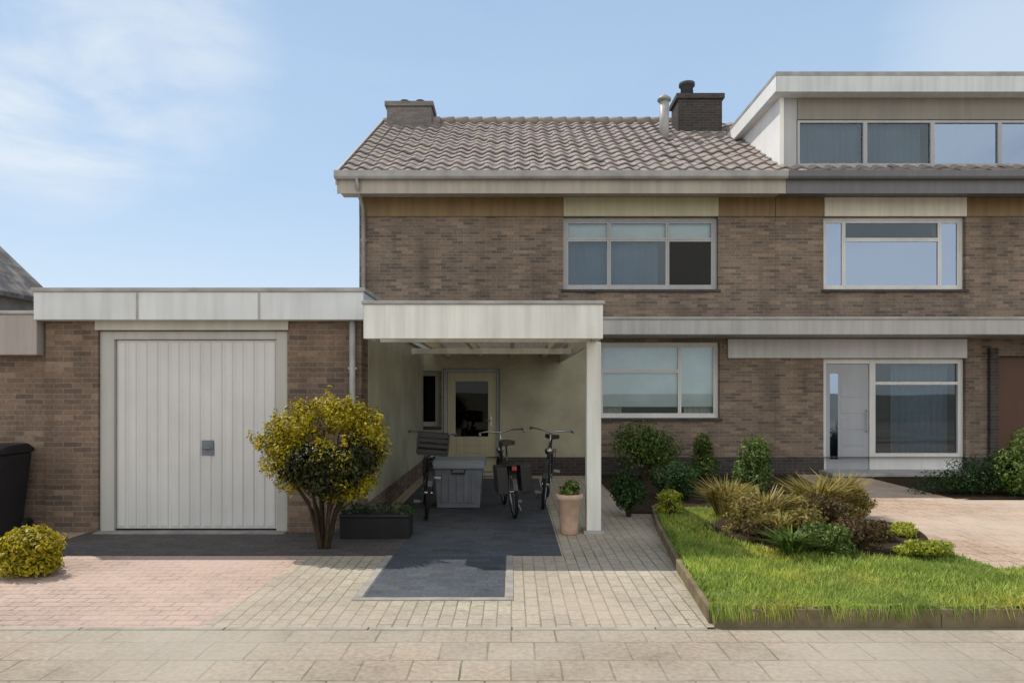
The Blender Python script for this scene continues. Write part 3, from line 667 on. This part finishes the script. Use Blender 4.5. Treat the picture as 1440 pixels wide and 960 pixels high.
# neighbouring garage at the left edge
ng = thing('garage', 'lower brick garage with deep pale fascia at the far left edge', 'garage', (-8, YG, 0))
wl = MB(); facade(wl, -12, gl_ - .004, 0, 2.1, YG + .05, [(-11, -8.7, 0, 2.0)], .2)
wl.quad((-12, YG + .05, 0), (-12, YH, 0), (-12, YH, 2.1), (-12, YG + .05, 2.1)); wl.build('wall', 'brick_garage', ng)
MB().box(-12.1, gl_ - .035, YG - .1, YH, 2.07, 2.54).build('roof', m_painted('old_fascia', (.40, .36, .33), .3), ng, .01)
MB().box(-12.12, gl_ - .036, YG - .12, YH, 2.541, 2.58).build('roof_trim', 'zinc', ng, .008)
gd = MB().box(-10.99, -8.71, YG + .12, YG + .16, .02, 1.99)
for i in range(12): gd.box(-10.95 + i * .19, -10.80 + i * .19, YG + .11, YG + .1195, .08, 1.93)
gd.build('garage_door', 'wooddark', ng)
# house beyond it
fh = thing('gabled_house', 'dark tiled gable roofed house rising behind the far left garage', 'house', (-22, 20, 0))
ex, ez = PX(82, 25.6), PZ(424, 25.6); rx_, rz_ = ex - 4.6, ez + 4.4
MB().prism([(ex - .3, 0), (ex - .3, ez), (rx_, rz_ - .25), (2 * rx_ - ex + .3, ez), (2 * rx_ - ex + .3, 0)], 20.2, 25.3, 'y').build('wall', 'brick_grey', fh)
for sgn in (1, -1):
    e_x = rx_ + sgn * (ex - rx_)
    MB().prism([(rx_, rz_), (e_x, ez), (e_x, ez - .16), (rx_, rz_ - .18)], 19.9, 25.6, 'y').build('roof', 'tile_dark', fh)
MB().box(rx_ - .6, rx_ + .6, 20.12, 20.19, 4.0, 5.3).build('window', 'whiteframe', fh)

# ------------------------------------------------------------------ carport
YC = 7.35
cp = thing('carport', 'white fasciaed flat carport on a single white post beside the garage', 'carport', (-.3, YC, 0))
cx0, cx1 = PX(511, YC), PX(848, YC); cz0, cz1 = PZ(476, YC), PZ(428, YC)
MB().box(cx0, cx1, YC, YC + .04, cz0, cz1).box(cx1 - .04, cx1, YC + .04, YH - .01, cz0, cz1).box(cx0, cx0 + .04, YC + .04, YG - .2, cz0, cz1).build('fascia', 'white', cp, .006)
rs_ = MB(); nw = 46; wv = [(cx0 + .05 + (cx1 - cx0 - .1) * k_i / (nw * 4), cz1 - .10 + .012 * math.sin(6.283 * k_i / 4 + .4)) for k_i in range(nw * 4 + 1)]
for (xa, za), (xb, zb) in zip(wv, wv[1:]): rs_.quad((xa, YC + .045, za), (xb, YC + .045, zb), (xb, YH - .02, zb), (xa, YH - .02, za))
rs_.build('fill_roof_sheet', 'fill_sheet', cp, 0, True)
MB().box(cx0 - .02, cx1 + .02, YC - .02, YC + .055, cz1 + .002, cz1 + .04).box(cx1 - .055, cx1 + .02, YC + .055, YH - .01, cz1 + .002, cz1 + .04).box(cx0 - .02, cx0 + .055, YC + .055, YG - .2, cz1 + .002, cz1 + .04).build('roof_trim', 'zinc', cp, .006)
for k_i in range(4):
    xj = cx0 + .35 + (cx1 - cx0 - .7) * k_i / 3
    MB().box(xj - .03, xj + .03, YC + .045, YH - .02, cz0 + .10, cz1 - .118).build('rafter', 'ceil', cp)
for y in (8.1, 10.6): MB().box(cx0 + .045, cx1 - .045, y - .05, y + .05, cz0 + .01, cz0 + .098).build('beam', 'white', cp, .006)
pxm = PX(834, YG)
MB().box(pxm - .085, pxm + .085, YG - .085, YG + .085, .03, cz0 + .008).build('post', 'white', cp, .012)
MB().box(pxm - .12, pxm + .12, YG - .12, YG + .12, -.02, .032).build('post_base', 'zinc', cp, .006)

# olive rendered low partition panel at the back of the carport (wall lining)
# ------------------------------------------------------------------ bicycles
def bicycle(loc, rz, label, bag=False, crate=False):
    r = thing('bicycle', label, 'bicycle', (0, 0, 0), 'bicycles parked under the carport')
    R = .34; fy, ry = -.54, .54
    for y in (fy, ry):
        wh = MB().torus((0, y, R), R - .02, .022).build('wheel', 'rubber', r, 0, True)
        sp = MB().torus((0, y, R), R - .045, .010, n=36, k=6)
        for k in range(14):
            t = 6.283 * k / 14; sp.tube([(.02 * (-1) ** k, y, R), (0, y + (R - .05) * math.cos(t), R + (R - .05) * math.sin(t))], .0018, 4, False)
        sp.tube([(-.05, y, R), (.05, y, R)], .022, 10).build('rim', 'steel', wh)
        mg = MB(); ps = [(0, y + (R + .025) * math.cos(t), R + (R + .025) * math.sin(t)) for t in [math.radians(q) for q in range(10 if y > 0 else 40, 171 if y < 0 else 150, 12)]]
        for p0, p1 in zip(ps, ps[1:]): mg.quad((-.028, p0[1], p0[2]), (.028, p0[1], p0[2]), (.028, p1[1], p1[2]), (-.028, p1[1], p1[2]))
        mg.build('mudguard', 'blackpaint', r)
    fr = MB(); bb = (0, .08, .30); hd0, hd1 = (0, -.36, .62), (0, -.33, .86); st = (0, .26, .80)
    fr.tube([hd0, hd1], .022, 10).tube([hd0, bb], .019, 10).tube([(0, -.345, .80), (0, .12, .40)], .016, 10).tube([bb, st], .017, 10)
    for sx in (-1, 1):
        fr.tube([(sx * .045, ry, R), (sx * .03, bb[1], bb[2])], .010, 8).tube([(sx * .045, ry, R), (sx * .02, .24, .72)], .009, 8).tube([(sx * .05, fy, R), (sx * .045, -.42, .60), (0, -.362, .64)], .012, 8)
    fr.build('frame', 'blackpaint', r, 0, True)
    MB().tube([(0, -.33, .84), (0, -.30, 1.06)], .013, 8).tube([(-.31, -.02, 1.07), (-.30, -.14, 1.09), (-.18, -.28, 1.09), (0, -.31, 1.06), (.18, -.28, 1.09), (.30, -.14, 1.09), (.31, -.02, 1.07)], .012, 8).tube([(-.31, .0, 1.068), (-.305, -.11, 1.088)], .018, 8).tube([(.31, .0, 1.068), (.305, -.11, 1.088)], .018, 8).build('handlebar', 'steel', r, 0, True)
    MB().tube([(0, -.43, .80), (0, -.46, .80)], [.05, .055], 12).tube([(0, -.36, .78), (0, -.43, .80)], .01, 6).build('headlight', 'steel', r, 0, True)
    MB().tube([st, (0, .29, .93)], .013, 8).prism([(-.03, .05), (.03, .05), (.10, .30), (.11, .38), (.06, .43), (-.06, .43), (-.11, .38), (-.10, .30)], .93, .985, 'z').build('saddle', 'leather', r, .015)
    rk = MB()
    for sx in (-1, 1): rk.tube([(sx * .06, .32, .72), (sx * .06, .86, .72), (sx * .02, .90, .72)], .007, 6).tube([(sx * .05, ry, R), (sx * .06, .80, .72)], .006, 6)
    rk.build('rack', 'blackpaint', r)
    MB().tube([(-.17, .08, .13), (-.06, .08, .13), (-.06, .08, .30), (.06, .08, .30), (.06, .08, .47), (.17, .08, .47)], .009, 6).box(-.17, -.08, .04, .12, .115, .145).box(.08, .17, .04, .12, .455, .485).torus((.045, .08, .30), .085, .008, n=24, k=6).build('pedal', 'steel', r)
    MB().tube([(-.05, .12, .27), (-.14, .18, .015)], .009, 6).build('kickstand', 'steel', r)
    MB().box(-.03, .03, .89, .91, .66, .71).build('rear_light', m_plain('red_reflector', (.35, .02, .02), .3, .5), r)
    if crate:
        cb = MB()
        for z_ in (.86, .93, 1.00, 1.07): cb.box(-.19, .19, -.72, -.70, z_, z_ + .045).box(-.19, .19, -.42, -.40, z_, z_ + .045).box(-.19, -.17, -.70, -.42, z_, z_ + .045).box(.17, .19, -.70, -.42, z_, z_ + .045)
        cb.box(-.19, .19, -.72, -.40, .835, .858)
        for sx in (-1, 1):
            for y_ in (-.722, -.398): cb.box(sx * .19 - .012, sx * .19 + .012, y_ - .008, y_ + .008, .85, 1.12)
        cb.build('front_crate', 'black', r, .004)
    if bag:
        bg_ = MB()
        for sx in (-1, 1): bg_.box(min(sx * .08, sx * .22), max(sx * .08, sx * .22), .44, .86, .36, .70)
        bg_.box(-.08, .08, .46, .84, .702, .725).build('pannier', 'black', r, .03)
    r.location = loc; r.rotation_euler = (0, math.radians(5), rz)
    return r
bicycle((PX(597, 9.2), 9.3, .01), math.radians(8), 'black city bicycle with a black front crate nearest the golden bush', False, True)
bicycle((PX(716, 9.3), 9.4, .01), math.radians(188), 'black city bicycle with double black panniers in front of the back wall', True)
bicycle((PX(768, 9.9), 10.1, .01), math.radians(-6), 'black city bicycle nearest the white carport post')

# grey storage chest between the bikes
bx_ = thing('storage_chest', 'blue grey plastic storage chest standing between the parked bicycles', 'chest', (PX(646, 9.8), 9.8, .01))
cxm = PX(646, 9.8)
m = MB(); m.prism([(cxm - .30, .01), (cxm + .30, .01), (cxm + .34, .56), (cxm - .34, .56)], 9.62, 10.05, 'y')
for i in range(5): m.box(cxm - .24 + i * .105, cxm - .17 + i * .105, 9.605, 9.6195, .08, .48)
m.build('body', 'bingrey', bx_, .01)
MB().prism([(9.57, .562), (9.57, .62), (9.65, .67), (10.05, .69), (10.09, .63), (10.09, .562)], cxm - .37, cxm + .37, 'x').build('lid', m_plain('lid_grey', (.27, .30, .34), .5, .4, .2, 5), bx_, .012)
MB().tube([(cxm - .09, 9.60, .54), (cxm - .09, 9.565, .50), (cxm + .09, 9.565, .50), (cxm + .09, 9.60, .54)], .012, 8).build('handle', 'black', bx_)

# black trough
tx0, tx1 = PX(482, 7.75), PX(578, 7.75)
tr = thing('plant_trough', 'long low black plant trough beside the golden bush', 'planter', ((tx0 + tx1) / 2, 7.75, 0))
m = MB(); m.prism([(7.62, 0), (7.90, 0), (7.93, .25), (7.95, .25), (7.95, .28), (7.57, .28), (7.57, .25), (7.59, .25)], tx0, tx1, 'x').build('trough', 'black', tr, .012)
npmesh('foliage', leaf_cloud([((tx0 + tx1) / 2 + dx, 7.76, .30) for dx in (-.28, 0, .27)], [(.18, .14, .09)] * 3, 700, .04), 4, 'leaf_dark', tr)
# pale pot added to stand in for sunlit ground by the post
px_, py_ = PX(800, 7.95), 7.9
tp_ = thing('sunlit_patch_pot', 'tall pale pot added for a sunlit ground patch left of the white carport post', 'flower pot', (px_, py_, 0))
MB().lathe((px_, py_, 0), [(.09, 0), (.10, .02), (.135, .40), (.155, .41), (.16, .47), (.145, .47), (.13, .40), (.05, .39)], 24).build('added_pot', 'sunlit_patch', tp_, 0, True)
npmesh('foliage', leaf_cloud([(px_, py_, .50), (px_ + .03, py_, .56)], [(.13, .13, .08), (.09, .09, .08)], 350, .05), 4, 'leaf_mid', tp_)  # leaves of the added stand-in pot
# wheelie bin, far left
wbx, wby = PX(-8, 7.7), 7.62
wb = thing('wheelie_bin', 'black wheelie bin against the far left brick wall behind yellow shrub', 'bin', (wbx, wby, 0))
b = MB(); 
lo = [(wbx - .22, wby - .22), (wbx + .22, wby - .22), (wbx + .22, wby + .22), (wbx - .22, wby + .22)]; hi = [(wbx + (x_ - wbx) * 1.28, wby + (y_ - wby) * 1.35) for x_, y_ in lo]
v0 = [(x_, y_, .05) for x_, y_ in lo]; v1 = [(x_, y_, .95) for x_, y_ in hi]
b.v = v0 + v1; b.f = [(3, 2, 1, 0), (4, 5, 6, 7)] + [(i, (i + 1) % 4, 4 + (i + 1) % 4, 4 + i) for i in range(4)]
b.build('body', 'black', wb, .02)
MB().prism([(wby - .33, .952), (wby - .34, .985), (wby - .1, 1.05), (wby + .2, 1.06), (wby + .31, 1.0), (wby + .31, .952)], wbx - .30, wbx + .30, 'x').build('lid', 'black', wb, .015)
for sx in (-1, 1): MB().torus((wbx + sx * .25, wby + .24, .10), .065, .035, n=20).build('wheel', 'rubber', wb, 0, True)
MB().tube([(wbx - .22, wby + .30, .98), (wbx - .22, wby + .38, .99), (wbx + .22, wby + .38, .99), (wbx + .22, wby + .30, .98)], .014, 8).build('handle', 'black', wb)

# ------------------------------------------------------------------ planting
gl0 = (PX(456, 7.15), 7.15, 0)
gb = thing('golden_bush', 'rounded golden yellow bush in front of the garage wall beside the door', 'bush', gl0)
gc, gr2 = [], []
for i in range(46):
    a = random.uniform(0, 6.283); u = random.uniform(-.95, 1.0); q = math.sqrt(max(0, 1 - u * u)) * random.uniform(.62, 1.12)
    gc.append((gl0[0] + .60 * q * math.cos(a), gl0[1] + .32 * q * math.sin(a), 1.03 + .47 * u)); k = random.uniform(.10, .22); gr2.append((k * 1.15, k, k * .9))
npmesh('foliage', leaf_cloud(gc, gr2, 17000, .042, .3), 4, 'leaf_gold', gb)
st = MB()
for c_ in gc[:16]:
    st.tube([(gl0[0] + (c_[0] - gl0[0]) * .08, gl0[1] + (c_[1] - gl0[1]) * .08, -.02), (gl0[0] + (c_[0] - gl0[0]) * .35, gl0[1] + (c_[1] - gl0[1]) * .35, c_[2] * .55), c_], [.02, .013, .004], 6)
    tip = (c_[0] + random.uniform(-.12, .12), c_[1], c_[2] + random.uniform(.12, .26)); st.tube([c_, tip], [.004, .0015], 5)
tips = [(c_[0] + random.uniform(-.12, .12), c_[1] + random.uniform(-.05, .05), c_[2] + random.uniform(.08, .24)) for c_ in gc if c_[2] > .95]
tips += [(c_[0] - random.uniform(.10, .2), c_[1], c_[2] + random.uniform(-.05, .1)) for c_ in gc if c_[0] < gl0[0] - .25]
npmesh('shoots', leaf_cloud(tips, [(.05, .05, .09)] * len(tips), 900, .05, .1), 4, 'leaf_gold', gb)
st.build('stem', 'bark', gb)
gbx = PX(466, 7.15)
npmesh('inner_shade', leaf_cloud([(gbx + dx, 7.12 + dy, z_) for dx, dy, z_ in ((-.26, -.16, .90), (.1, -.24, .84), (.3, -.1, .98), (-.12, -.26, .93), (.02, -.28, .78), (.2, -.26, .90))], [(.27, .15, .22)] * 6, 5200, .055, .3), 4, 'leaf_shade', gb)
shrub('golden_shrub', 'low bright yellow shrub at the lower left corner by the garage', 'bush', (PX(42, 6.3), 6.3, 0), .56, .40, .48, 'leaf_gold', 6500, .045, 9, base=.05)
shrub('green_shrub', 'tall thin leafy shrub growing in front of the brick wall', 'shrub', (PX(1062, 10.2), 10.2, 0), .40, .35, 1.0, 'leaf_mid', 2600, .055, 8)
shrub('green_shrub', 'dark green rounded shrub under the ground floor window', 'shrub', (PX(950, 10.4), 10.4, 0), .50, .4, .62, 'leaf_dark', 3400, .045, 9, base=.02)
shrub('green_shrub', 'small dark green shrub just right of the white post', 'shrub', (PX(884, 9.0), 9.0, 0), .34, .3, .62, 'leaf_dark', 2600, .045, 8, base=.02)
shrub('green_shrub', 'loose green shrub close against the wall below the window', 'shrub', (PX(905, 12.8), 12.7, 0), .95, .32, 1.22, 'leaf_mid', 5200, .06, 10, base=.02)
shrub('green_shrub', 'leafy green shrub at the far right edge of the garden', 'shrub', (PX(1442, 10.6), 10.8, 0), .58, .5, 1.15, 'leaf_mid', 4500, .06, 10, base=.02)
shrub('low_hedge', 'low dark hedge below the glazed entrance beyond the sandy path', 'hedge', (PX(1400, 10.8), 10.9, 0), 1.35, .36, .62, 'leaf_dark', 6500, .045, 14, base=.0)
# mixed bed in the middle of the lawn
bedz = .10
polyb = [(PX(1158, 7.3) + 1.12 * math.cos(t_) * (1 + .08 * math.sin(3 * t_)), 7.45 + 1.05 * math.sin(t_) * (1 + .07 * math.cos(2 * t_)), 0) for t_ in [6.283 * q / 40 for q in range(40)]]
structure(MB().prism([(x_, y_) for x_, y_, _ in polyb], .06, .128, 'z').build('flower_bed_soil', 'soil'))
def B(px, y): return (PX(px, y), y, bedz)
tuft('ornamental_grass', 'straw coloured arching grass clump at the centre of the flower bed', B(1150, 8.2), .42, .55, 420, 'leaf_olive')
tuft('ornamental_grass', 'olive grass clump at the left end of the flower bed', B(1075, 7.6), .38, .48, 380, 'leaf_olive')
tuft('ornamental_grass', 'golden grass clump at the back of the bed near the path', B(1180, 8.9), .36, .5, 340, 'leaf_olive')
tuft('ornamental_grass', 'short green grass clump at the front left of the flower bed', B(1112, 6.5), .26, .26, 260, 'leaf_mid')
shrub('rusty_shrub', 'rusty brown low shrub at the right front of the flower bed', 'shrub', B(1212, 6.6), .34, .3, .36, 'leaf_rust', 2400, .035, 8, base=.0)
shrub('rusty_shrub', 'rusty brown shrub in the middle of the flower bed', 'shrub', B(1165, 7.6), .36, .3, .42, 'leaf_rust', 2400, .035, 8, base=.0)
shrub('olive_shrub', 'olive green low shrub at the front of the flower bed', 'shrub', B(1130, 7.0), .40, .3, .38, 'leaf_olive', 2600, .04, 8, base=.0)
shrub('olive_shrub', 'olive shrub behind the lawn left of the grasses', 'shrub', B(1035, 9.1), .42, .34, .42, 'leaf_olive', 2600, .04, 8, base=.0)
shrub('lime_shrub', 'lime green low plant beside the sandy path edge', 'shrub', B(1262, 7.3), .34, .28, .16, 'leaf_lime', 2000, .035, 7, base=.0)

shrub('rusty_shrub', 'small rusty brown plant at the left front of the flower bed', 'shrub', B(1075, 6.9), .26, .22, .26, 'leaf_rust', 1500, .035, 7, base=.0)
shrub('lime_shrub', 'spreading lime green plant right of the rusty shrubs', 'shrub', B(1290, 6.5), .42, .3, .16, 'leaf_lime', 2200, .035, 8, base=.0)
shrub('lime_shrub', 'fresh lime green plant at the left back edge of the lawn', 'shrub', B(945, 8.6), .28, .25, .32, 'leaf_lime', 1700, .035, 7, base=.0)
tuft('ornamental_grass', 'tall straw grass clump farthest left behind the flower bed', B(1020, 8.5), .36, .48, 320, 'leaf_olive')
shrub('green_shrub', 'pale green shrub against the wall at the right of the window', 'shrub', (PX(985, 12.8), 12.75, 0), .45, .28, .9, 'leaf_mid', 2400, .055, 8, base=.02)

bedz = .12
shrub('olive_shrub', 'broad olive shrub at the left of the flower bed beside the grasses', 'shrub', B(1060, 7.3), .42, .34, .46, 'leaf_olive', 3000, .04, 9, base=-.1)
shrub('olive_shrub', 'yellowish olive shrub at the right back of the flower bed', 'shrub', B(1205, 8.6), .30, .26, .34, 'leaf_olive', 2200, .04, 9, base=-.1)
shrub('dark_shrub', 'dark green mound at the front centre of the flower bed', 'shrub', B(1165, 6.5), .36, .26, .28, 'leaf_mid', 2300, .038, 8, base=-.1)
shrub('rusty_shrub', 'bronze leaved mound at the right edge of the flower bed', 'shrub', B(1226, 7.0), .30, .26, .22, 'leaf_rust', 2300, .036, 8, base=-.1)
tuft('ornamental_grass', 'small straw grass clump between the olive shrubs at the bed front', B(1096, 6.95), .26, .32, 260, 'leaf_olive')
shrub('olive_shrub', 'low spreading olive mound in the centre of the flower bed', 'shrub', B(1130, 7.8), .48, .36, .36, 'leaf_olive', 2900, .04, 9, base=-.1)
